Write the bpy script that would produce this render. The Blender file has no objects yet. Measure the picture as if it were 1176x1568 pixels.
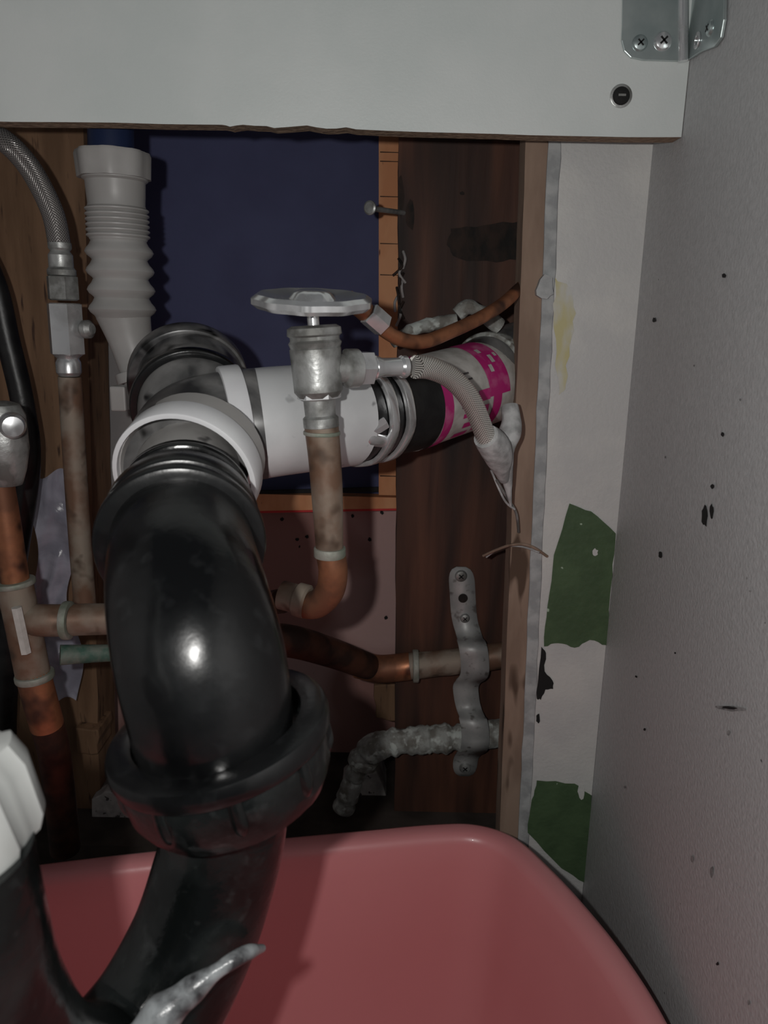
import bpy, math, random
from mathutils import Vector, Matrix, noise
random.seed(7)
# ---------------------------------------------------------------- survey
F=1177.0; PITCH=math.radians(14.5); ROLL=math.radians(1.2); CZ=0.46
CAM=Vector((0,0,CZ))
R_cam=Matrix.Rotation(math.pi/2-PITCH,3,'X')@Matrix.Rotation(ROLL,3,'Z')
def ray(u,v):
    return R_cam@Vector(((u-588)/F,(784-v)/F,-1.0))
def W(u,v,y):            # point seen at (u,v) lying on the vertical plane at distance y
    d=ray(u,v); return CAM+d*(y/d.y)
def PX(u,v,y):           # metres per survey unit there
    return (y/ray(u,v).y)/F
# ---------------------------------------------------------------- materials
def mat(name,c1,c2=None,rough=.5,metal=0,scale=40,bump=0,bscale=None,stretch=(1,1,1),contrast=(.4,.6),rough2=None,
        c3=None,c3scale=90,c3range=(.62,.66),spec=.5,alpha=1,detail=5,distort=0,coat=0):
    m=bpy.data.materials.new(name); m.use_nodes=True
    nt=m.node_tree; N=nt.nodes; L=nt.links; b=N['Principled BSDF']
    b.inputs['Roughness'].default_value=rough; b.inputs['Metallic'].default_value=metal
    b.inputs['Specular IOR Level'].default_value=spec
    b.inputs['Alpha'].default_value=alpha
    b.inputs['Coat Weight'].default_value=coat
    b.inputs['Base Color'].default_value=(*c1,1)
    tc=N.new('ShaderNodeTexCoord'); mp=N.new('ShaderNodeMapping'); mp.inputs['Scale'].default_value=stretch
    L.new(tc.outputs['Object'],mp.inputs['Vector'])
    def nz(s,det=detail):
        n=N.new('ShaderNodeTexNoise'); n.inputs['Scale'].default_value=s; n.inputs['Detail'].default_value=det
        n.inputs['Distortion'].default_value=distort
        L.new(mp.outputs[0],n.inputs['Vector']); return n
    col=None
    if c2 is not None:
        n=nz(scale); r=N.new('ShaderNodeValToRGB'); r.color_ramp.elements[0].position=contrast[0]; r.color_ramp.elements[1].position=contrast[1]
        r.color_ramp.elements[0].color=(*c1,1); r.color_ramp.elements[1].color=(*c2,1)
        L.new(n.outputs['Fac'],r.inputs['Fac']); col=r.outputs['Color']
        if rough2 is not None:
            mr=N.new('ShaderNodeMapRange'); mr.inputs[1].default_value=contrast[0]; mr.inputs[2].default_value=contrast[1]
            mr.inputs[3].default_value=rough; mr.inputs[4].default_value=rough2
            L.new(n.outputs['Fac'],mr.inputs[0]); L.new(mr.outputs[0],b.inputs['Roughness'])
    if c3 is not None:
        n3=nz(c3scale,2); r3=N.new('ShaderNodeMapRange'); r3.inputs[1].default_value=c3range[0]; r3.inputs[2].default_value=c3range[1]
        L.new(n3.outputs['Fac'],r3.inputs[0])
        mx=N.new('ShaderNodeMix'); mx.data_type='RGBA'; L.new(r3.outputs[0],mx.inputs[0])
        if col: L.new(col,mx.inputs[6])
        else: mx.inputs[6].default_value=(*c1,1)
        mx.inputs[7].default_value=(*c3,1); col=mx.outputs[2]
    if col: L.new(col,b.inputs['Base Color'])
    if bump:
        nb=nz(bscale or scale); bp=N.new('ShaderNodeBump'); bp.inputs['Strength'].default_value=bump; bp.inputs['Distance'].default_value=.002
        L.new(nb.outputs['Fac'],bp.inputs['Height']); L.new(bp.outputs[0],b.inputs['Normal'])
    return m
M={}
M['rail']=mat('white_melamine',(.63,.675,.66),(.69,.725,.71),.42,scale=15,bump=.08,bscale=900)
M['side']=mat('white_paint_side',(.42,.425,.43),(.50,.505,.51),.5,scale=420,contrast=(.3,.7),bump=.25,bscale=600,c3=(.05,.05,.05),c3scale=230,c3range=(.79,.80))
M['strip']=mat('white_paint_strip',(.59,.59,.58),(.67,.665,.64),.55,scale=25,bump=.2,bscale=400)
M['gyp']=mat('gypsum_edge',(.34,.35,.355),(.47,.48,.48),.9,scale=110,bump=.5)
M['ply']=mat('board_cut_edge',(.25,.17,.125),(.34,.24,.18),.85,scale=60,stretch=(1,1,.25),bump=.4,c3=(.10,.06,.04),c3scale=70,c3range=(.64,.70))
M['particle']=mat('particle_edge',(.24,.165,.11),(.36,.26,.18),.9,scale=300,bump=.8)
M['stud']=mat('old_stud_wood',(.052,.018,.010),(.130,.050,.027),.7,scale=16,stretch=(5,5,.45),contrast=(.30,.75),bump=.5,c3=(.016,.007,.005),c3scale=6,c3range=(.47,.66),distort=.5)
M['studdark']=mat('wood_knot',(.006,.004,.003),(.03,.015,.010),.8,scale=60,stretch=(2,2,1),bump=.5)
M['woodL']=mat('tan_wood',(.15,.083,.044),(.21,.12,.067),.8,scale=18,stretch=(5,5,.7),bump=.4,c3=(.06,.03,.018),c3scale=60,c3range=(.62,.72))
M['orange']=mat('orange_wood',(.64,.27,.12),(.74,.36,.18),.7,scale=25,stretch=(2,2,.7),bump=.2,c3=(.15,.05,.03),c3scale=80,c3range=(.70,.74))
M['blue']=mat('navy_paint',(.060,.066,.150),(.070,.078,.172),.75,scale=20,bump=.1,bscale=300)
M['pink']=mat('pink_board',(.32,.165,.145),(.52,.34,.32),.8,scale=7,contrast=(.47,.54),bump=.15,bscale=200,c3=(.01,.006,.006),c3scale=110,c3range=(.755,.765),detail=2)
M['redline']=mat('red_line',(.6,.03,.03),rough=.6)
M['green']=mat('green_paint',(.062,.108,.050),(.078,.132,.062),.6,scale=60,bump=.3,bscale=200,c3=(.4,.5,.38),c3scale=120,c3range=(.745,.76))
M['yellow']=mat('yellow_stain',(.60,.60,.57),(.57,.52,.28),.6,scale=70,stretch=(1.5,1,.7),contrast=(.38,.62))
M['tub']=mat('pink_plastic',(.62,.235,.245),(.65,.255,.265),.33,scale=5,bump=.03,bscale=300,coat=.1)
M['abs']=mat('black_abs',(.003,.0032,.0035),(.008,.0085,.009),.17,scale=25,rough2=.30,bump=.28,bscale=45,c3=(.018,.019,.020),c3scale=130,c3range=(.58,.95))
M['absdirty']=mat('black_abs_dusty',(.004,.005,.005),(.016,.019,.019),.2,scale=40,rough2=.40,bump=.45,bscale=70,contrast=(.45,.75),c3=(.030,.033,.033),c3scale=170,c3range=(.60,.90))
M['pvc']=mat('white_pvc',(.70,.71,.72),(.60,.61,.62),.32,scale=30,c3=(.10,.10,.11),c3scale=95,c3range=(.66,.76))
M['pvcclean']=mat('white_pvc_clean',(.78,.79,.80),(.70,.70,.72),.35,scale=30)
M['pvctail']=mat('white_pvc_dimmed',(.42,.43,.42),(.36,.37,.36),.4,scale=30)  # white PVC with its colour lowered to offset the close flash
M['marble']=mat('smudged_pvc',(.035,.035,.037),(.27,.265,.26),.3,scale=28,contrast=(.36,.68),distort=.6,c3=(.006,.006,.006),c3scale=50,c3range=(.55,.68))
M['corr']=mat('grey_white_plastic',(.34,.33,.32),(.40,.39,.38),.4,scale=30,bump=.05)
M['stub']=mat('grey_pvc_stub',(.42,.41,.40),(.30,.29,.28),.35,scale=40,c3=(.05,.05,.05),c3scale=90,c3range=(.60,.70))
M['chrome']=mat('chrome',(.82,.83,.84),(.42,.42,.42),.20,metal=.75,scale=60,rough2=.4,contrast=(.5,.75))
M['steel']=mat('dull_steel',(.50,.51,.50),(.18,.18,.17),.36,metal=.6,scale=80,rough2=.6,bump=.4)
M['galv']=mat('galvanised_steel',(.42,.49,.49),(.54,.60,.59),.30,metal=.75,scale=60,bump=.1,contrast=(.35,.65))
M['strap']=mat('strap_steel',(.40,.405,.40),(.52,.52,.51),.5,metal=.3,scale=70,bump=.3,c3=(.20,.19,.18),c3scale=150,c3range=(.58,.70))
M['copper']=mat('copper',(.46,.19,.095),(.20,.088,.05),.38,metal=.6,scale=40,rough2=.6,bump=.2,c3=(.09,.045,.032),c3scale=60,c3range=(.54,.68))
M['coppershade']=mat('shaded_copper',(.10,.040,.024),(.035,.018,.013),.45,metal=.4,scale=50,rough2=.6,bump=.25)  # copper with shade painted into its colour
M['copperold']=mat('tarnished_copper',(.19,.11,.072),(.30,.25,.20),.5,metal=.3,scale=45,rough2=.7,bump=.3,c3=(.10,.065,.045),c3scale=80,c3range=(.55,.70))
M['patina']=mat('pipe_scale',(.36,.37,.35),(.18,.17,.15),.8,metal=.1,scale=110,bump=1.0,c3=(.52,.55,.52),c3scale=150,c3range=(.52,.62))
M['solder']=mat('verdigris_solder',(.22,.25,.20),(.34,.34,.30),.6,metal=.3,scale=100,bump=.6)
M['green2']=mat('green_corrosion',(.06,.13,.10),(.16,.19,.16),.7,metal=.2,scale=120,bump=.6)
M['rubber']=mat('black_rubber',(.006,.006,.007),(.014,.014,.014),.4,scale=80,bump=.3)
M['black']=mat('black_mark',(.008,.008,.008),rough=.8)
M['grey']=mat('grey_scuff',(.16,.16,.16),(.3,.3,.3),.8,scale=300)
M['magenta']=mat('magenta_label',(.52,.018,.19),(.62,.16,.33),.45,scale=110,contrast=(.5,.75))
M['label']=mat('printed_label',(.62,.60,.57),(.46,.44,.41),.5,scale=100)
M['ink']=mat('label_ink',(.10,.09,.09),rough=.6)
M['cloth']=mat('white_tape',(.60,.60,.60),(.34,.34,.34),.7,scale=120,bump=.5)
M['glare']=mat('painted_glare',(.30,.32,.33),(.04,.04,.043),.3,scale=90,bump=.6,contrast=(.42,.60))  # pale grey standing in for flash glare on black plastic
M['film']=mat('plastic_film',(.42,.42,.50),(.27,.27,.33),.25,scale=30,bump=.6,bscale=45,alpha=.9,distort=1)
M['concrete']=mat('concrete',(.34,.32,.31),(.46,.44,.42),.95,scale=120,bump=.9,c3=(.08,.07,.07),c3scale=160,c3range=(.65,.68))
M['floor']=mat('dark_subfloor',(.025,.018,.014),(.055,.042,.035),.9,scale=30,bump=.5)
M['cabfloor']=mat('cabinet_floor_mat',(.30,.29,.28),(.38,.37,.35),.6,scale=30)
M['drywall']=mat('drywall_grey',(.26,.25,.25),(.34,.32,.31),.9,scale=25,bump=.3)
M['navyplastic']=mat('dark_blue_plastic',(.015,.025,.07),rough=.4)
def braid(name,ca,cb,sc):
    m=bpy.data.materials.new(name); m.use_nodes=True; nt=m.node_tree;N=nt.nodes;L=nt.links;b=N['Principled BSDF']
    uv=N.new('ShaderNodeUVMap'); 
    outs=[]
    for a in (1,-1):
        mp=N.new('ShaderNodeMapping'); mp.inputs['Rotation'].default_value=(0,0,a*math.radians(45)); mp.inputs['Scale'].default_value=(sc,sc,1)
        w=N.new('ShaderNodeTexWave'); w.inputs['Scale'].default_value=1.0
        L.new(uv.outputs[0],mp.inputs[0]); L.new(mp.outputs[0],w.inputs[0]); outs.append(w.outputs['Fac'])
    mm=N.new('ShaderNodeMath'); mm.operation='MAXIMUM'; L.new(outs[0],mm.inputs[0]); L.new(outs[1],mm.inputs[1])
    r=N.new('ShaderNodeValToRGB'); r.color_ramp.elements[0].position=.25; r.color_ramp.elements[0].color=(*ca,1); r.color_ramp.elements[1].position=.9; r.color_ramp.elements[1].color=(*cb,1)
    L.new(mm.outputs[0],r.inputs[0]); L.new(r.outputs[0],b.inputs['Base Color'])
    bp=N.new('ShaderNodeBump'); bp.inputs['Strength'].default_value=.5; bp.inputs['Distance'].default_value=.0008
    L.new(mm.outputs[0],bp.inputs['Height']); L.new(bp.outputs[0],b.inputs['Normal'])
    b.inputs['Metallic'].default_value=.6; b.inputs['Roughness'].default_value=.24
    return m
M['braid']=braid('braided_steel',(.18,.17,.16),(.95,.92,.86),.11)
M['braidgrey']=braid('braided_grey',(.12,.11,.105),(.36,.34,.33),.11)
# ---------------------------------------------------------------- mesh helpers
def group(name):
    e=bpy.data.objects.new(name,None); bpy.context.collection.objects.link(e); e.empty_display_size=.02; return e
def obj(name,verts,faces,mats,parent=None,fm=None,angle=35,smooth=True,bevel=0,uvs=None):
    me=bpy.data.meshes.new(name); me.from_pydata([tuple(v) for v in verts],[],faces)
    for m in (mats if isinstance(mats,(list,tuple)) else [mats]): me.materials.append(M[m])
    if fm: me.polygons.foreach_set('material_index',fm)
    if uvs:
        ul=me.uv_layers.new(name='UVMap')
        for lp in me.loops: ul.data[lp.index].uv=uvs[lp.vertex_index]
    import bmesh
    bm=bmesh.new(); bm.from_mesh(me); bmesh.ops.recalc_face_normals(bm,faces=bm.faces); bm.to_mesh(me); bm.free()
    if smooth:
        me.polygons.foreach_set('use_smooth',[True]*len(me.polygons)); me.set_sharp_from_angle(angle=math.radians(angle))
    me.update()
    o=bpy.data.objects.new(name,me); bpy.context.collection.objects.link(o)
    if parent: o.parent=parent
    if bevel:
        b=o.modifiers.new('b','BEVEL'); b.width=bevel; b.segments=2; b.limit_method='ANGLE'; b.angle_limit=math.radians(50)
    return o
def catmull(P,n=8,closed=False):
    out=[]; k=len(P)
    rng=range(k) if closed else range(k-1)
    for i in rng:
        if closed: a,b,c,d=P[(i-1)%k],P[i],P[(i+1)%k],P[(i+2)%k]
        else: a,b,c,d=P[max(i-1,0)],P[i],P[i+1],P[min(i+2,k-1)]
        for j in range(n):
            t=j/n
            out.append(.5*((2*b)+(c-a)*t+(2*a-5*b+4*c-d)*t*t+(3*b-a-3*c+d)*t*t*t))
    if not closed: out.append(P[-1])
    return out
def tube(name,pts,rad,m,parent=None,segs=28,n=8,smoothpath=True,cap=True,rmod=None,angle=50):
    k=len(pts)
    if not isinstance(rad,(list,tuple)): rad=[rad]*k
    V4=[Vector((p[0],p[1],p[2],r)) for p,r in zip(pts,rad)]
    if smoothpath: V4=catmull(V4,n)
    P=[Vector(v[:3]) for v in V4]; Rr=[v[3] for v in V4]
    verts=[];faces=[];uvs=[]
    t0=(P[1]-P[0]).normalized(); ref=Vector((0,0,1)) if abs(t0.z)<.9 else Vector((1,0,0))
    nrm=(ref-t0*ref.dot(t0)).normalized(); arc=0
    for i,p in enumerate(P):
        t=(P[min(i+1,len(P)-1)]-P[max(i-1,0)]).normalized()
        nrm=(nrm-t*nrm.dot(t)).normalized(); bn=t.cross(nrm)
        if i: arc+=(p-P[i-1]).length
        r=Rr[i]
        for s in range(segs):
            a=2*math.pi*s/segs
            rr=r
            if rmod: rr=r*rmod(arc,a,p)
            verts.append(p+(nrm*math.cos(a)+bn*math.sin(a))*rr)
            uvs.append((arc*2600, s/segs*2*math.pi*r*2600))
    for i in range(len(P)-1):
        for s in range(segs):
            s2=(s+1)%segs
            faces.append((i*segs+s,i*segs+s2,(i+1)*segs+s2,(i+1)*segs+s))
    if cap:
        faces.append(tuple(range(segs))[::-1]); o0=(len(P)-1)*segs; faces.append(tuple(o0+s for s in range(segs)))
    return obj(name,verts,faces,m,parent,angle=angle,uvs=uvs)
def lathe(name,o,axis,prof,m,parent=None,segs=36,rmod=None,angle=30,closed=False,up=None):
    axis=Vector(axis).normalized(); ref=up or (Vector((0,0,1)) if abs(axis.z)<.9 else Vector((0,-1,0)))
    n=(ref-axis*ref.dot(axis)).normalized(); b=axis.cross(n)
    verts=[];faces=[]
    for (t,r) in prof:
        for s in range(segs):
            a=2*math.pi*(s+.5)/segs
            rr=r*(rmod(t,a) if rmod else 1)
            verts.append(Vector(o)+axis*t+(n*math.cos(a)+b*math.sin(a))*rr)
    k=len(prof)
    for i in range(k-1 if not closed else k):
        j=(i+1)%k
        for s in range(segs):
            s2=(s+1)%segs
            faces.append((i*segs+s,i*segs+s2,j*segs+s2,j*segs+s))
    if not closed:
        faces.append(tuple(range(segs))[::-1]); faces.append(tuple((k-1)*segs+s for s in range(segs)))
    return obj(name,verts,faces,m,parent,angle=angle)
def hexn(name,o,axis,h,r,m,parent=None,chamf=.15):
    c=r*chamf
    return lathe(name,o,axis,[(0,r-c),(c*.6,r),(h-c*.6,r),(h,r-c)],m,parent,segs=6,angle=20)
def ring(name,o,axis,h,r,ri,m,parent=None,segs=48,rmod=None,e=None):
    e=e or min(h,r-ri)*.3
    return lathe(name,o,axis,[(0,ri),(0,r-e),(e*.3,r-e*.3),(e,r),(h-e,r),(h-e*.3,r-e*.3),(h,r-e),(h,ri)],m,parent,segs=segs,rmod=rmod,closed=True)
def prism(name,front,off,mats,parent=None,bevel=0):
    k=len(front); off=Vector(off)
    verts=list(front)+[p+off for p in front]
    faces=[tuple(range(k)),tuple(range(k,2*k))[::-1]]+[(i,(i+1)%k,k+(i+1)%k,k+i) for i in range(k)]
    fm=[0,0]+[len(mats)-1]*k
    return obj(name,verts,faces,mats,parent,fm=fm,smooth=False,bevel=bevel)
def jag(pts,n,amp,closed=True):
    out=[];k=len(pts)
    for i in range(k if closed else k-1):
        a=Vector(pts[i]);b=Vector(pts[(i+1)%k]); d=(b-a); L=d.length; nn=Vector((-d.y,d.x))/max(L,1e-6)
        out.append(a)
        for j in range(1,n):
            out.append(a+d*(j/n)+nn*random.uniform(-amp,amp))
    if not closed: out.append(Vector(pts[-1]))
    return out
# ---------------------------------------------------------------- room shell
YB=.46   # face of the cabinet back strip
pT=W(1000,220,YB); pB=W(895,1340,YB)
sl=(pB-pT); 
top=pT+sl*(-.55); bot=pT+sl*((pT.z)/(pT.z-pB.z))
front=[Vector((top.x,-.12,top.z)),Vector((top.x,YB+.02,top.z)),Vector((bot.x,YB+.02,0)),Vector((bot.x,-.12,0))]
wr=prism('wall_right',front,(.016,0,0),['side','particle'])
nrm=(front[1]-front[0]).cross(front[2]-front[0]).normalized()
if nrm.x>0: nrm=-nrm
def S(u,v,lift=.0004):
    d=ray(u,v); t=(pT-CAM).dot(nrm)/d.dot(nrm); return CAM+d*t+nrm*lift
ztop=top.z
def blob(name,pts,m,fn,parent):
    P=[fn(u,v) for u,v in pts]; return obj(name,P,[tuple(range(len(P)))],m,parent,smooth=False)
def spot(u,v,ru,rv,m,fn,parent,name='speck',rot=0):
    pts=[]
    for i in range(12):
        a=2*math.pi*i/12; k=random.uniform(.75,1.15); x=ru*math.cos(a)*k; y=rv*math.sin(a)*k
        pts.append((u+x*math.cos(rot)-y*math.sin(rot),v+x*math.sin(rot)+y*math.cos(rot)))
    return blob(name,pts,m,fn,parent)
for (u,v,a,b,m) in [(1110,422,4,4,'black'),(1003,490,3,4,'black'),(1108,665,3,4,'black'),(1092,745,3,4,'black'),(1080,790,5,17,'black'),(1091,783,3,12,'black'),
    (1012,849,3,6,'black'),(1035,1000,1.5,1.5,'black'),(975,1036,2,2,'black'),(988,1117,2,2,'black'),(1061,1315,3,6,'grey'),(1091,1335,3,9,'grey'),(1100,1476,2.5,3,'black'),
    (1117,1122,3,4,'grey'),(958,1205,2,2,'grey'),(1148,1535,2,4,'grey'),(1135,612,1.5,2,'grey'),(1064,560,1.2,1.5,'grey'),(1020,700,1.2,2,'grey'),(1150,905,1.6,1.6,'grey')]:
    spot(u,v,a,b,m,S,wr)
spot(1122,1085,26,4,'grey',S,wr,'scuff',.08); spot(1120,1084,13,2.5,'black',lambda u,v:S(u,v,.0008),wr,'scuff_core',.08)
YR=.415
edge=[(-260,181),(-60,185),(100,187),(250,190),(340,191),(352,194),(372,191),(408,193),(420,196),(470,192),(500,197),(530,195),(545,198),(640,202),(680,203),(760,205),(860,208),(960,210),(1047,210)]
ee=[]
for (a,b) in zip(edge[:-1],edge[1:]): ee+= [a,((a[0]+b[0])/2,(a[1]+b[1])/2+random.uniform(-1,1))]
ee.append(edge[-1])
xr=S(1047,209).x
fr=[W(u,v,YR) for u,v in ee]; fr[-1].x=min(fr[-1].x,xr)
fr=fr+[Vector((fr[-1].x+(top.x-fr[-1].x)*.9,YR,ztop)),Vector((fr[0].x,YR,ztop))]
prism('cabinet_back_rail',fr,(0,.0125,0),['rail','particle'],bevel=0)
wb=group('wall_back')
def vstrip(name,uTL,uTR,uBL,uBR,y,th,mats,ampL=0,ampR=0,parent=wb,vt=215,vb=1260,n=26,topz=None,botz=0.0):
    a=W(uTL,vt,y);b=W(uTR,vt,y);c=W(uBR,vb,y);d=W(uBL,vb,y)
    tz=topz if topz is not None else ztop-.002
    def at(p,q,z): t=(z-p.z)/(q.z-p.z); r=p+(q-p)*t; return r
    L=[];Rr=[]
    for i in range(n+1):
        z=tz+(botz-tz)*i/n
        l=at(a,d,z); l.x+=random.uniform(-ampL,ampL); r=at(b,c,z); r.x+=random.uniform(-ampR,ampR); L.append(l);Rr.append(r)
    return prism(name,L+Rr[::-1],(0,th,0),mats,parent)
vstrip('white_strip',860,1001,812,902,YB,.012,['strip','gyp'],.0005,0,n=70)
vstrip('gypsum_edge',840,866,795,818,YB+.0015,.011,['gyp','gyp'],.0004,.0,n=60)
vstrip('board_cut_edge',805,842,766,799,YB+.003,.020,['ply','ply'],.0003,.0,n=40)
def B(y): return lambda u,v: W(u,v,y)
g1=jag([(872,771),(905,783),(943,817),(938,880),(929,988),(903,980),(880,992),(855,985),(833,990),(838,930),(848,850)],4,1.6)
blob('green_paint_patch',[(p.x,p.y) for p in g1],'green',B(YB-.0006),wb)
g2=jag([(822,1195),(880,1200),(906,1218),(900,1290),(896,1352),(860,1330),(808,1275),(814,1225)],4,1.6)
blob('green_paint_patch_low',[(p.x,p.y) for p in g2],'green',B(YB-.0006),wb)
bl=jag([(829,990),(836,1000),(834,1028),(846,1042),(847,1055),(835,1056),(828,1072),(822,1070),(824,1040)],3,1.5)
blob('gouge',[(p.x,p.y) for p in bl],'black',B(YB-.0008),wb)
spot(824,1100,3,8,'black',B(YB-.0008),wb,'gouge_b')
ys=jag([(850,425),(872,440),(882,480),(872,530),(866,590),(856,605),(850,560),(848,480)],4,3)
blob('yellow_stain',[(p.x,p.y) for p in ys],'yellow',B(YB-.0004),wb)
spot(911,846,5,6,'strip',B(YB-.0009),wb,'paint_gap'); spot(890,1212,6,12,'strip',B(YB-.0009),wb,'paint_gap_b')
lump=jag([(824,438),(834,420),(846,425),(848,450),(838,458),(822,452)],2,2)
prism('plaster_lump',[W(p.x,p.y,YB-.002) for p in lump],(0,.006,0),['gyp','gyp'],wb)
def box(name,x0,x1,y0,y1,z0,z1,m,parent=None,bevel=0):
    f=[Vector((x0,y0,z0)),Vector((x1,y0,z0)),Vector((x1,y0,z1)),Vector((x0,y0,z1))]
    return prism(name,f,(0,y1-y0,0),[m,m],parent,bevel)
XL=-.42
box('floor',XL-.02,bot.x+.02,-.12,.66,-.02,0,'cabfloor')
box('wall_left',XL-.016,XL,-.12,.66,0,ztop,'side')
YF=.62
fw=group('wall_far')
zsp=W(500,766,YF).z
box('navy_panel',XL,.3,YF,YF+.01,zsp,ztop,'blue',fw)
box('pink_board',XL,.3,YF-.001,YF+.01,0.0,zsp-.006,'pink',fw)
vstrip('orange_upright',580,640,580,640,.597,.012,['orange','orange'],.0,.0,fw,vt=215,vb=765,topz=ztop,botz=W(590,757,.6).z)
l=W(380,756,.600); r=W(640,763,.600)
prism('orange_crosspiece',[l,r,W(640,779,.600),W(380,783,.600)],(0,.012,0),['orange','orange'],fw)
prism('red_line',[W(380,783,.5995),W(640,778,.5995),W(640,781,.5995),W(380,786,.5995)],(0,.002,0),['redline','redline'],fw)
prism('gap_line',[W(380,752,.5998),W(580,746,.5998),W(580,753,.5998),W(380,757,.5998)],(0,.002,0),['black','black'],fw)
for v in (232,246,300,372,420,505,548,640,700,728):
    prism('tick',[W(582,v,.5965),W(610,v+1,.5965),W(610,v+2,.5965),W(582,v+1.5,.5965)],(0,.0004,0),['studdark','studdark'],fw)
for (u,v) in [(432,795),(470,822),(585,785),(566,826),(455,826),(540,790),(591,946),(505,870),(428,915)]:
    spot(u,v,3,3,'black',B(YF-.0016),fw)
zf=CZ-.385
box('cavity_floor',XL,.3,.487,YF-.002,zf-.03,zf,'floor')
cc=group('concrete_block')
def chunk(name,pts,y,dep,m,par):
    prism(name,[W(p.x,p.y,y) for p in jag(pts,3,2)],(0,dep,0),[m,m],par,bevel=.001)
chunk('chunk_a',[(140,1225),(160,1212),(235,1215),(245,1300),(135,1315)],.52,.06,'concrete',cc)
chunk('chunk_b',[(515,1225),(545,1195),(575,1180),(600,1235),(598,1275),(510,1275)],.555,.04,'concrete',cc)
bb=group('blocking_wood')
chunk('block_a',[(573,1050),(606,1048),(606,1105),(575,1100)],.56,.03,'woodL',bb)
chunk('block_b',[(115,1115),(150,1118),(150,1155),(118,1155)],.52,.03,'woodL',bb)
# studs
YS=.535
sg=group('wall_stud')
vstrip('stud_body',611,850,604,850,YS,.038,['stud','stud'],.0004,0,sg,vt=215,vb=1250,n=40,topz=ztop,botz=zf)
k=jag([(690,350),(740,345),(800,338),(802,398),(760,402),(700,395),(684,375)],4,3)
blob('dark_stain',[(p.x,p.y) for p in k],'studdark',B(YS-.0005),sg)
for (u,v,a,b) in [(628,330,8,26),(614,300,5,30),(708,296,4,3),(640,560,6,20)]: spot(u,v,a,b,'studdark',B(YS-.0006),sg,'knot')
for i in range(9):
    u=612+random.uniform(-6,8);v=385+i*11
    tube('splinter',[W(u,v,YS-.002),W(u-random.uniform(-6,10),v+12,YS-.006),W(u-random.uniform(-4,10),v+26,YS-.003)],.0009,'studdark' if i%2 else 'drywall',sg,segs=6)
sl_=group('wall_stud')
vstrip('stud_body',-120,128,-60,150,.53,.038,['woodL','woodL'],.0005,.0005,sl_,vt=215,vb=1100,n=30,topz=ztop,botz=zf)
prism('drywall_scrap',[W(p.x,p.y,.575) for p in jag([(118,215),(165,215),(215,640),(190,760),(135,760)],3,2)],(0,.01,0),['drywall','drywall'],fw)
ng=group('nail')
tube('shank',[W(568,319,.50),W(618,326,YS)],.0016,'steel',ng,segs=10,smoothpath=False)
ax=(W(618,326,YS)-W(568,319,.50)).normalized()
lathe('head',W(565,318,.4985),ax,[(0,.0032),(.0006,.0042),(.0018,.0042),(.0018,.0016)],'steel',ng,segs=20)
# ---------------------------------------------------------------- bracket + screw
bg=group('corner_bracket')
yb=YR-.0018
def rb(pts,fn): return [fn(u,v) for u,v in pts]
cu=1047
fp=[(955,-90),(953,40),(952,62),(956,78),(966,88),(985,92),(cu,94),(cu,-90)]
prism('plate_rail',rb(fp,lambda u,v:W(u,v,yb)),(0,.0015,0),['galv','galv'],bg,bevel=.0003)
sp=[(cu+2,-90),(cu+2,95),(1062,90),(1078,80),(1100,72),(1110,58),(1115,30),(1118,-90)]
prism('plate_side',[S(u,v,.002) for u,v in sp],nrm*-.0015,['galv','galv'],bg,bevel=.0003)
tube('fold',[W(cu-1,-90,yb-.001),W(cu-1,94,yb-.001)],.0024,'chrome',bg,segs=16,smoothpath=False)
def screw(par,c,axis,r,m='steel',slot=True):
    axis=Vector(axis).normalized()
    lathe('screw_head',c,axis,[(-.001,r),(0,r),(r*.28,r*.82),(r*.42,r*.45),(r*.44,.0001)],m,par,segs=24)
    if slot:
        x=axis.orthogonal().normalized(); y=axis.cross(x)
        for d,e in ((x,y),(y,x)):
            p=c+axis*(r*.43); q=[p+d*r*.5+e*r*.1,p+d*r*.5-e*r*.1,p-d*r*.5-e*r*.1,p-d*r*.5+e*r*.1]
            prism('slot',q,axis*(r*.03),['black','black'],par)
for (u,v) in [(980,66)]: screw(bg,W(u,v,yb-.0002),(0,-1,0),PX(u,v,yb)*12,'galv')
for (u,v) in [(1015,63)]: screw(bg,W(u,v,yb-.0002),(0,-1,0),PX(u,v,yb)*14,'chrome')
screw(bg,S(1095,43,.0022),nrm,.0035,'galv')
for (u,v) in [(1075,62)]: ring('hole_rim',S(u,v,.0021),nrm,.0006,.0036,.0022,'chrome',bg,segs=24)
sc=group('screw')
c=W(951,147,YR)
ring('countersink',c+Vector((0,.0006,0)),(0,-1,0),.0010,PX(951,147,YR)*17,PX(951,147,YR)*12,'steel',sc)
screw(sc,c,(0,-1,0),PX(951,147,YR)*14,'black')
prism('cross',[c+Vector((x,-.0022,z)) for x,z in((-.0018,-.0005),(.0018,-.0005),(.0018,.0005),(-.0018,.0005))],(0,.0003,0),['steel','steel'],sc)
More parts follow.
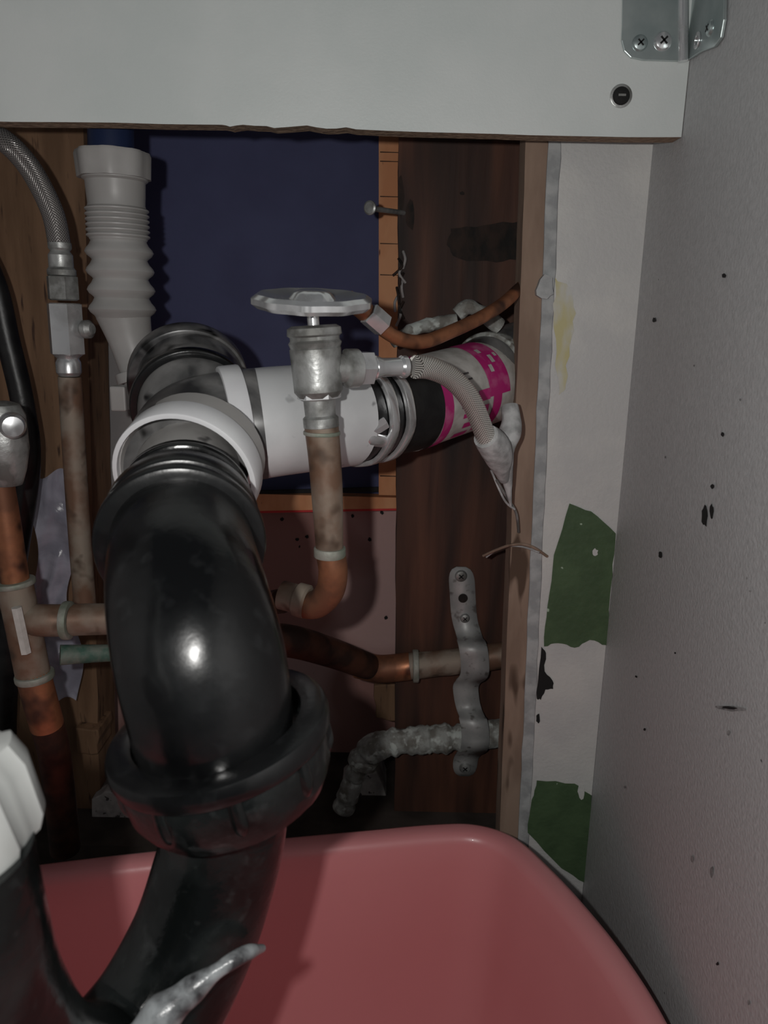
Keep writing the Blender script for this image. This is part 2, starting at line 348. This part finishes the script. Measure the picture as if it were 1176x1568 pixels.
# ---------------------------------------------------------------- basin
tb=group('plastic_basin')
zr=.152
O=[(-.21,.366),(-.12,.386),(-.02,.404),(.035,.4135),(.062,.414),(.082,.403),(.096,.380),(.109,.352),(.1215,.317),(.1295,.278),(.1325,.22),(.131,.12),(.122,.03),(.09,-.01),(0,-.03),(-.18,-.04),(-.25,-.02),(-.285,.05),(-.29,.2),(-.275,.32),(-.25,.352)]
O=catmull([Vector((x,y,0)) for x,y in O],8,True)
cen=Vector((-.08,.19,0)); 
def off(P,d):
    out=[];k=len(P)
    for i in range(k):
        t=(P[(i+2)%k]-P[i-2]).normalized(); n=Vector((t.y,-t.x,0))
        if n.dot(P[i]-cen)<0: n=-n
        out.append(P[i]+n*d)
    return out
def loop(d,s,z): return [Vector((cen.x+(p.x-cen.x)*s,cen.y+(p.y-cen.y)*s,z)) for p in off(O,d)]
Ls=[(.0,.90,.0),(.0,.93,.003),(.0,1.0-.012,zr-.02),(.0035,1,zr-.014),(.0048,1,zr-.012),(.0055,1,zr-.006),(.004,1,zr-.0015),(.001,1,zr),(-.005,1,zr-.0002),(-.0085,1,zr-.0018),(-.0105,1,zr-.006),(-.0115,.995,zr-.02),(-.012,.97,zr-.07),(-.013,.935,.02),(-.016,.915,.009),(-.024,.90,.005),(-.05,.88,.004)]
V=[];Fc=[];k=len(O)
for (d,s,z) in Ls: V+=loop(d,s,z)
for i in range(len(Ls)-1):
    for j in range(k):
        Fc.append((i*k+j,i*k+(j+1)%k,(i+1)*k+(j+1)%k,(i+1)*k+j))
Fc.append(tuple((len(Ls)-1)*k+j for j in range(k))); Fc.append(tuple(range(k)))
obj('basin_shell',V,Fc,'tub',tb,angle=80)
# ---------------------------------------------------------------- drain pipe
dp=group('drain_pipe')
A=[W(335,657,.366),W(370,653,.369),W(430,645,.375),W(530,636,.40)]
tube('white_run',A,.0266,'pvc',dp,segs=48)
tube('elbow',[W(400,649,.371),W(350,655,.367),W(305,668,.357),W(288,690,.343),W(285,712,.325)],.0268,'marble',dp,segs=48)
hub=W(287,727,.318)
hax=Vector((-.08,-.93,-.30)).normalized()
ring('hub_ring',hub-hax*.008,hax,.013,.0306,.0284,'pvcclean',dp,segs=64)
lathe('hub_bore',hub-hax*.02,hax,[(0,.0255),(.012,.0262),(.022,.0280),(.022,.0285),(0,.0288)],'corr',dp,segs=48,closed=True)
ring('hub_collar',W(345,655,.367),(W(430,645,.375)-W(352,655,.367)),.010,.0292,.026,'pvcclean',dp)
tube('rear_branch',[W(305,668,.37),W(297,610,.395),W(292,575,.42)],.028,'marble',dp,segs=48)
ra_=(W(292,575,.42)-W(297,610,.395))
ring('rear_ring',W(290,592,.41),ra_,.012,.0315,.027,'marble',dp,segs=64)
ring('rear_ring_b',W(296,625,.385),ra_,.006,.0305,.027,'abs',dp,segs=64)
q=[W(515,637,.395),W(580,628,.422),W(630,620,.440)]
tube('rubber_coupling',q,.0262,'rubber',dp,segs=48)
axd=(W(700,600,.475)-W(560,632,.41)).normalized()
for (u,v,y) in ((538,634,.403),(564,630,.414)):
    ring('hose_clamp',W(u,v,y),axd,.0055,.0288,.026,'chrome',dp,rmod=lambda t,a:1+.01*math.sin(a*40))
hexn('clamp_screw',W(560,665,.381),(.8,.2,.5),.012,.0035,'chrome',dp)
tube('clamp_band',[W(552,600,.388),W(556,632,.382),W(566,668,.386)],.0050,'chrome',dp,segs=16)
tube('clamp_lug',[W(545,655,.384),W(562,668,.382),W(585,672,.392)],.0045,'chrome',dp,segs=16)
L0=W(618,623,.437); L1=W(752,583,.496); LA=(L1-L0); LL=LA.length; la=LA.normalized(); RL=.0262
tube('labelled_run',[L0,L0+LA*.5,L1],RL,'label',dp,segs=64,smoothpath=False)
ln=(Vector((0,-1,0))-la*Vector((0,-1,0)).dot(la)).normalized(); lb=la.cross(ln)
if lb.z<0: lb=-lb
def wrap(t0,t1,a0,a1,m,lift=.0004,name='print'):
    n=max(2,int(abs(a1-a0)/7)); V=[];Fc=[]
    for i in range(n+1):
        a=math.radians(a0+(a1-a0)*i/n); d=ln*math.cos(a)+lb*math.sin(a)
        for t in (t0,t1): V.append(L0+LA*t+d*(RL+lift))
    for i in range(n): Fc.append((2*i,2*i+1,2*i+3,2*i+2))
    obj(name,V,Fc,m,dp,angle=60)
wrap(.06,.155,-175,175,'magenta',name='label_band')
wrap(.56,.80,-10,175,'magenta',name='label_band_b'); wrap(.60,.70,-175,-10,'magenta',name='label_band_c')
for (a0,a1,t0,t1) in [(-12,2,.44,.56),(-30,-18,.40,.55),(-44,-36,.30,.50),(-62,-52,.25,.40),(-28,-22,.27,.36),(-56,-47,.44,.54)]:
    wrap(t0,t1,a0,a1,'magenta')
for a0 in (6,12,18,26,32): wrap(.22+random.uniform(0,.04),.36+random.uniform(-.05,.05),a0,a0+2.5,'ink')
for a0 in (-14,-8,-2): wrap(.24,.36,a0,a0+2,'ink')
for (a0,a1,t0,t1) in [(20,30,.62,.66),(32,44,.68,.72),(50,58,.62,.66),(40,46,.75,.78)]: wrap(t0,t1,a0,a1,'label',.0008)
tube('end_section',[W(735,588,.489),W(775,562,.504),W(850,545,.509)],.0262,'marble',dp,segs=48)
ring('end_collar',W(745,577,.490),axd,.010,.0276,.025,'patina',dp)
# ---------------------------------------------------------------- trap
tr=group('drain_trap')
T=[W(286,755,.309),W(281,795,.284),W(279,842,.257),W(288,912,.233),(W(306,1000,.220)),(W(322,1080,.218)),W(332,1150,.220)]
tube('elbow_bend',T,[.0228,.0242,.0248,.0255,.026,.0255,.0245],'abs',tr,segs=64,n=12)
ca=(W(276,868,.249)-W(284,776,.300)).normalized()
tube('pvc_stub',[W(291,700,.340),W(287,735,.318),W(283,775,.296)],.0222,'stub',tr,segs=40)
ring('insert_lip',W(285,765,.303),ca,.008,.0262,.0200,'abs',tr,segs=64)
ring('collar',W(280,797,.284),ca,.012,.0290,.0235,'abs',tr,segs=64)
ring('collar_lip',W(278,826,.268),ca,.007,.0303,.0235,'abs',tr,segs=64)
tube('mould_seam',[W(232,770,.268),W(234,835,.243),W(240,885,.225)],.0006,'abs',tr,segs=8)
na=Vector((.20,.05,-.97)).normalized(); nc=W(332,1105,.222)
ring('slip_nut_rim',nc,na,.008,.0360,.0275,'abs',tr,segs=72)
lathe('slip_nut',nc+na*.006,na,[(0,.028),(0,.0325),(.004,.0338),(.014,.0330),(.020,.0300),(.023,.024)],'absdirty',tr,segs=72,rmod=lambda t,a:1+.012*(1 if math.sin(a*9)>.2 else 0))
for i in range(9):
    a=2*math.pi*i/9+.3
    ux=na.orthogonal().normalized(); uy=na.cross(ux); d=ux*math.cos(a)+uy*math.sin(a)
    tube('nut_lug',[nc+na*.006+d*.0325,nc+na*.016+d*.0323,nc+na*.022+d*.029],[.0024,.0026,.0016],'absdirty',tr,segs=12)
J=[W(338,1180,.222),W(345,1260,.222),W(325,1350,.219),W(290,1450,.212),W(225,1570,.198),W(140,1660,.178),W(40,1660,.158),W(-40,1560,.148),W(-85,1430,.144),W(-110,1320,.144)]
tube('j_bend',J,[.0215,.0205,.0208,.021,.0215,.0218,.0218,.0215,.0215,.0215],'absdirty',tr,segs=56,n=10)
tube('painted_glare',[W(402,1452,.203),W(372,1462,.1945),W(325,1492,.1890),(W(265,1540,.1845)),W(215,1585,.180),W(175,1625,.175)],[.0012,.0026,.0030,.0048,.0055,.0055],'glare',tr,segs=24,rmod=lambda t,a,p:1+.45*noise.noise(p*130))  # flash glare modelled as a pale ridge on the bend
tna=Vector((.38,.02,-.92)).normalized()
tc0=W(-82,1338,.150)
lathe('tail_nut',tc0,-tna,[(0,.018),(0,.0210),(.003,.0230),(.016,.0250),(.022,.0240),(.024,.018)],'pvctail',tr,segs=64,rmod=lambda t,a:1+.07*max(0,min(1,(math.sin(a*7)*3+.5))))
tube('tailpiece',[tc0,tc0-tna*.06,tc0-tna*.12,tc0-tna*.2],.016,'pvctail',tr,segs=40)
# ---------------------------------------------------------------- corrugated tube
cg=group('corrugated_drain_tube')
yc=.45; s=PX(180,350,yc)
pts=[];rad=[]
def ax_(v): return 174+ (v-235)*.058
def add(v,r): pts.append(W(ax_(v),v,yc)); rad.append(r*s)
add(233,44);add(235,48);add(276,48);add(279,44);add(300,43);add(314,42)
v=318
for i in range(6): add(v,43);add(v+3,47);add(v+5,47);add(v+8,43); v+=8
add(367,43);add(370,41)
v=370
for i in range(4):
    add(v,41);add(v+6,44);add(v+12,49);add(v+17,51);add(v+22,48);add(v+27,42); v+=29
add(488,40)
tube('bellows',pts,rad,'corr',cg,segs=48,smoothpath=False,angle=28)
lathe('slip_nut',W(175,274,yc),(0,0,1),[(0,48*s),(0,51*s),(32*s,53*s),(37*s,51*s),(37*s,40*s)],'corr',cg,segs=48,rmod=lambda t,a:1+.05*(math.sin(a*8)>.3))
tube('tail',[W(189,480,yc),W(200,520,yc),W(212,560,yc),W(226,600,yc)],[42*s,34*s,31*s,30*s],'corr',cg,segs=40,n=4)
ring('tail_collar',W(210,568,yc),(.25,-.1,-1),.006,35*s,29*s,'corr',cg)
box('clip',W(182,600,.435).x,W(205,600,.435).x,.42,.432,W(195,625,.435).z,W(195,588,.435).z,'corr',cg,bevel=.001)
tube('inlet_pipe',[W(170,238,yc),Vector((W(170,236,yc).x,yc+.01,.60)),Vector((W(170,236,yc).x,yc+.03,ztop))],.0120,'navyplastic',cg,segs=32,smoothpath=False)
# ---------------------------------------------------------------- supply hose left
hl=group('braided_supply_hose')
y1=.445
tube('braid',[W(-120,180,.465),W(-40,195,.455),W(5,215,y1),W(38,247,y1),W(62,285,y1),W(82,330,y1),W(91,374,y1)],17*PX(60,280,y1),'braidgrey',hl,segs=32)
p=PX(95,450,y1)
ad=(W(106,575,y1)-W(91,372,y1)).normalized(); o1=W(91,370,y1)
L=(W(106,575,y1)-o1).length; q=L/205
lathe('ferrule',o1,ad,[(0,14*p),(2*q,17*p),(10*q,17*p),(14*q,14*p),(20*q,18*p),(38*q,18*p),(42*q,21*p),(50*q,21*p),(52*q,14*p)],'steel',hl)
hexn('hex_nut',o1+ad*50*q,ad,38*q,24*p,'steel',hl)
hexn('hex_body',o1+ad*92*q,ad,80*q,27*p,'chrome',hl,.1)
lathe('nut_base',o1+ad*170*q,ad,[(0,24*p),(8*q,16*p),(14*q,19*p),(30*q,19*p),(36*q,15*p)],'chrome',hl)
lathe('bleed_cap',W(125,505,y1),(1,-.3,.1),[(0,9*p),(6*p,14*p),(14*p,14*p),(20*p,8*p)],'steel',hl,segs=20)
ct=group('copper_pipe')
tube('riser',[W(107,577,y1),W(114,700,y1),W(122,820,y1),W(132,950,y1)],18*p,'copperold',ct,segs=28)
y2=.40; p2=PX(30,900,y2)
tube('drop',[W(0,735,y2),W(10,800,y2),W(24,895,y2),W(36,960,y2)],[19*p2,20*p2,21*p2,25*p2],'copper',ct,segs=28)
tube('tee_body',[W(22,890,y2),W(34,950,y2),W(50,1030,y2)],26*p2,'copperold',ct,segs=32)
ring('solder_top',W(22,888,y2),(W(34,950,y2)-W(22,890,y2)),9*p2,30*p2,20*p2,'solder',ct)
ring('solder_low',W(52,1030,y2),(W(34,950,y2)-W(22,890,y2)),12*p2,30*p2,20*p2,'solder',ct)
tube('lower_drop',[W(50,1030,y2),W(62,1075,y2),W(72,1110,y2+.003)],26*p2,'copper',ct,segs=28)
tube('lower_drop_shaded',[W(69,1100,y2+.002),W(84,1160,y2+.01),W(100,1300,y2+.02)],25.5*p2,'coppershade',ct,segs=28)  # tail nut's shadow painted in as a darker copper length
tube('branch',[W(36,948,y2),W(80,950,y2),W(150,948,y2+.01),W(230,948,y2+.02)],25*p2,'copperold',ct,segs=28)
ring('branch_ring',W(97,950,y2),(1,.05,0),12*p2,30*p2,22*p2,'solder',ct)
tube('green_fitting',[W(92,1003,y2),W(160,1000,y2+.01),W(230,998,y2+.02)],[16*p2,14*p2,14*p2],'green2',ct,segs=24)
tube('tag',[W(25,930,y2-.011),W(40,1000,y2-.011)],8*p2,'label',ct,segs=6,smoothpath=False)
sv=group('stop_valve')
lathe('valve_body',W(0,615,y2),ad,[(0,14*p2),(4*p2,26*p2),(20*p2,33*p2),(70*p2,34*p2),(100*p2,28*p2),(118*p2,22*p2),(122*p2,20*p2)],'steel',sv,segs=24,rmod=lambda t,a:1+.03*math.cos(a*8))
lathe('valve_cap',W(18,650,y2-.01),(.5,-.9,0),[(0,18*p2),(.006,18*p2),(.009,14*p2),(.0095,4*p2)],'chrome',sv,segs=24)
bh=group('rubber_hose')
tube('hose',[W(-60,330,.48),W(-10,430,.48),W(12,520,.48),W(35,620,.48),W(44,720,.48),W(20,900,.49),W(10,1100,.50),Vector((W(10,1250,.51).x,.51,zf+.004))],.007,'rubber',bh,segs=20)
pf=group('plastic_sheet')
nx,nz_=14,40; V=[];Fc=[]
for i in range(nz_+1):
    t=i/nz_; v=725+t*350
    for j in range(nx+1):
        w=j/nx; u=(48+t*14)+w*(58+6*math.sin(t*9))-6*math.sin(t*14)
        V.append(W(u,v+ (8*math.sin(w*6) if i in(0,nz_) else 0),.512+.006*noise.noise(Vector((w*3,t*8,0)))))
for i in range(nz_):
    for j in range(nx): a=i*(nx+1)+j; Fc.append((a,a+1,a+nx+2,a+nx+1))
obj('film',V,Fc,'film',pf,angle=80)
# ---------------------------------------------------------------- angle valve (centre)
vg=group('shutoff_valve')
yv=.340; s=PX(485,560,yv)
def va(v): t=(v-470)/180; return W(478+14*t,v,yv)
lathe('handwheel',va(472),Vector((.02,-.14,1)).normalized(),[(-.0005,.004),(0,.0232),(.0018,.0255),(.0042,.0255),(.0058,.0232),(.0045,.018),(.004,.010),(.0065,.008),(.0075,.0055),(.0077,.0005)],'chrome',vg,segs=96,rmod=lambda t,a:1+(.025*math.cos(a*10)))
def vl(name,v0,prof,m='chrome',**k): return lathe(name,va(v0),(va(v0+10)-va(v0)),[(a*s,b*s) for a,b in prof],m,vg,**k)
vl('stem',472,[(0,9),(28,9),(32,14)])
vl('bonnet',498,[(0,34),(4,41),(14,42),(17,38),(22,38),(26,41),(34,38),(36,30)],'steel',rmod=lambda t,a:1+.012*math.sin(a*24))
hexn('packing_nut',va(532),(va(542)-va(532)),78*s,34*s,'chrome',vg,.08)
vl('body',606,[(0,30),(6,25),(30,24),(34,28),(48,28),(52,22)],'steel')
vl('shoulder',528,[(0,36),(6,40),(70,38),(80,30)],'steel',segs=12)
oc=W(500,565,yv); oax=(W(640,562,.362)-W(505,566,yv)).normalized()
lathe('outlet',oc,oax,[(0,22*s),(30*s,22*s),(34*s,30*s),(52*s,30*s),(56*s,20*s)],'steel',vg)
hexn('outlet_nut',oc+oax*48*s,oax,30*s,28*s,'chrome',vg)
lathe('ferrule',oc+oax*78*s,oax,[(0,18*s),(4*s,20*s),(14*s,17*s),(18*s,15*s),(50*s,15*s),(54*s,18*s),(62*s,18*s),(64*s,13*s)],'chrome',vg)
h2=group('braided_supply_hose')
hs=PX(690,590,.39)
tube('braid',[W(636,562,.362),W(660,564,.370),W(692,580,.384),W(722,615,.397),W(745,672,.41)],16.5*hs,'braid',h2,segs=32,n=10)
tube('tape_wrap',[W(744,668,.408),W(760,690,.418),W(772,735,.432)],[22*hs,25*hs,8*hs],'cloth',h2,segs=20,rmod=lambda t,a,p:1+.14*noise.noise(p*120))
tube('tape_tail',[W(780,622,.44),W(783,650,.435),W(774,700,.43),W(782,775,.44)],[15*hs,18*hs,14*hs,2*hs],'cloth',h2,segs=16,rmod=lambda t,a,p:1+.2*noise.noise(p*100))
tube('loose_strand',[W(760,735,.435),W(775,760,.44),W(790,785,.45),W(794,815,.456)],.0008,'steel',h2,segs=8)
tube('loose_strand_b',[W(752,720,.435),W(772,765,.44),W(788,780,.445)],.0007,'cloth',h2,segs=8)
tw=group('twine')
tube('strand',[W(740,851,.48),W(760,842,.47),W(785,834,.457),W(812,836,.452),W(838,852,.4585)],.0009,'ply',tw,segs=8)
tube('strand_b',[W(745,853,.485),W(768,838,.47),W(798,837,.457),W(826,846,.453)],.0006,'cloth',tw,segs=8)
cr=group('copper_pipe')
tube('riser',[va(652),W(497,700,yv),W(501,760,yv),W(505,850,yv)],[27*s,26*s,25*s,22*s],'copperold',cr,segs=32)
ring('top_solder',va(660),(0,0,-1),6*s,29*s,24*s,'solder',cr)
ring('solder_ring',W(505,838,yv),(0,0,-1),16*s,26*s,20*s,'solder',cr)
tube('elbow',[W(506,848,yv),W(510,875,yv),W(505,905,yv+.002),W(485,925,yv+.006),W(462,925,yv+.012)],24*s,'copper',cr,segs=32)
lathe('fitting',W(472,922,yv+.009),(-.9,.3,.12),[(0,24*s),(3*s,29*s),(20*s,29*s),(24*s,25*s),(50*s,25*s)],'copperold',cr)
tube('feed',[W(432,920,yv+.02),W(400,925,.385),W(330,935,.42)],22*s,'coppershade',cr,segs=24)
sc2=group('copper_tubing')
ps=PX(650,500,.42)
tube('line',[W(840,405,.490),W(800,438,.474),W(770,465,.45),W(735,487,.435),W(690,508,.420),W(650,523,.405),W(615,520,.395),W(585,503,.388),W(562,482,.383),W(540,468,.380)],10.5*ps,'copper',sc2,segs=20)
ra=(W(558,474,.382)-W(590,502,.388)).normalized()
hexn('flare_nut',W(588,500,.387),ra,32*ps,17*ps,'chrome',sc2)
lathe('flare_end',W(560,478,.383),ra,[(0,14*ps),(14*ps,14*ps),(18*ps,10*ps),(34*ps,10*ps)],'copper',sc2)
dg=group('pipe_hanger_scrap')
tube('scrap',[W(700,482,.485),W(716,470,.485),W(735,478,.485),W(765,500,.488)],.0045,'patina',dg,segs=16,rmod=lambda t,a,p:1+.3*noise.noise(p*200))
tube('scrap_b',[W(600,525,.48),W(640,502,.485),W(700,490,.485)],.0042,'patina',dg,segs=16,rmod=lambda t,a,p:1+.3*noise.noise(p*200))
# ---------------------------------------------------------------- strapped pipes
yp=YS-.0125; sp_=PX(680,1050,yp)
cp=group('copper_pipe')
tube('lead_in',[W(330,985,.42),W(430,980,.44),W(500,997,.48),(W(565,1021,yp-.003))],[20*sp_,21*sp_,21*sp_,20*sp_],'coppershade',cp,segs=24)  # dark colour stands in for the trap's shadow on this pipe
tube('run',[W(550,1017,yp-.005),W(580,1024,yp),W(640,1019,yp),W(720,1010,yp),W(850,992,yp)],[20*sp_,20*sp_,20*sp_,20*sp_,20*sp_],'copperold',cp,segs=32,rmod=lambda t,a,p:1+.05*noise.noise(p*160))
tube('bright_part',[W(548,1017,yp-.005),W(582,1024,yp-.0003),W(628,1020,yp-.0003)],21*sp_,'copper',cp,segs=32)
ring('solder_ring',W(632,1020,yp),(1,0,.03),9*sp_,25*sp_,19*sp_,'solder',cp)
cp2=group('copper_pipe')
rm=lambda t,a,p:1+.24*noise.noise(p*160)+.14*noise.noise(p*420)
tube('run',[W(525,1240,yp),W(545,1185,yp),W(562,1153,yp),W(595,1138,yp),W(660,1132,yp),W(720,1128,yp),W(850,1110,yp)],[17*sp_,17*sp_,20*sp_,21*sp_,21*sp_,21*sp_,21*sp_],'patina',cp2,segs=40,n=18,rmod=rm)
lathe('nut',W(553,1172,yp),(W(562,1150,yp)-W(545,1190,yp)),[(0,20*sp_),(3*sp_,24*sp_),(14*sp_,24*sp_),(17*sp_,20*sp_)],'patina',cp2,segs=24)
sg2=group('pipe_strap')
rp=22*sp_
C=[(706,868,YS-.0008),(708,905,YS-.0008),(711,945,YS-.0010),(718,972,YS-.007),(724,990,yp-rp*.95),(727,1012,yp-rp-.0012),(726,1034,yp-rp*.95),(714,1048,YS-.012),(714,1065,YS-.010),(718,1085,YS-.011),(725,1104,yp-rp*.97),(728,1126,yp-rp-.0020),(726,1146,yp-rp*.95),(714,1160,YS-.004),(711,1188,YS-.0010)]
C4=catmull([Vector(c) for c in C],6)
V=[];Fc=[];n_=len(C4)
for i,c_ in enumerate(C4):
    p0=W(*c_); hw=19.5*sp_
    if 20<i<40 or 58<i<76: hw*=1.08
    e=min(i,n_-1-i)
    if e<4: hw*=math.sqrt(1-((4-e)/4.3)**2)
    for sx in (-1,1): V.append(p0+Vector((sx*hw,0,0)))
for i in range(n_-1): Fc.append((2*i,2*i+1,2*i+3,2*i+2))
so=obj('strap_band',V,Fc,'strap',sg2,angle=60); m_=so.modifiers.new('s','SOLIDIFY'); m_.thickness=.0010; m_.offset=0
screw(sg2,W(706,882,YS-.0018),(0,-1,0),.0045,'steel')
screw(sg2,W(712,947,YS-.0024),(0,-1,0),.0036,'steel')
screw(sg2,W(712,1176,YS-.0028),(0,-1,0),.0045,'steel')
for (u,v) in [(709,916)]:
    lathe('hole',W(u,v,YS-.0018),(0,-1,0),[(0,.0035),(.0003,.0035)],'studdark',sg2,segs=20)
# ---------------------------------------------------------------- light, world, camera
w=bpy.data.worlds.new('World'); bpy.context.scene.world=w; w.use_nodes=True
w.node_tree.nodes['Background'].inputs[0].default_value=(.85,.92,1,1); w.node_tree.nodes['Background'].inputs[1].default_value=.045
ld=bpy.data.lights.new('phone_flash','POINT'); ld.energy=2.25; ld.shadow_soft_size=.004; ld.color=(1,.985,.955)
lo=bpy.data.objects.new('phone_flash',ld); lo.location=(-.032,.0,CZ+.012); bpy.context.collection.objects.link(lo)
cd=bpy.data.cameras.new('Camera'); co=bpy.data.objects.new('Camera',cd); bpy.context.collection.objects.link(co)
cd.sensor_fit='VERTICAL'; cd.sensor_height=36; cd.lens=F/1568*36; cd.clip_start=.005
cd.dof.use_dof=True; cd.dof.focus_distance=.43; cd.dof.aperture_fstop=20
co.matrix_world=Matrix.Translation(CAM)@R_cam.to_4x4()
bpy.context.scene.camera=co
bpy.context.scene.view_settings.view_transform='Standard'
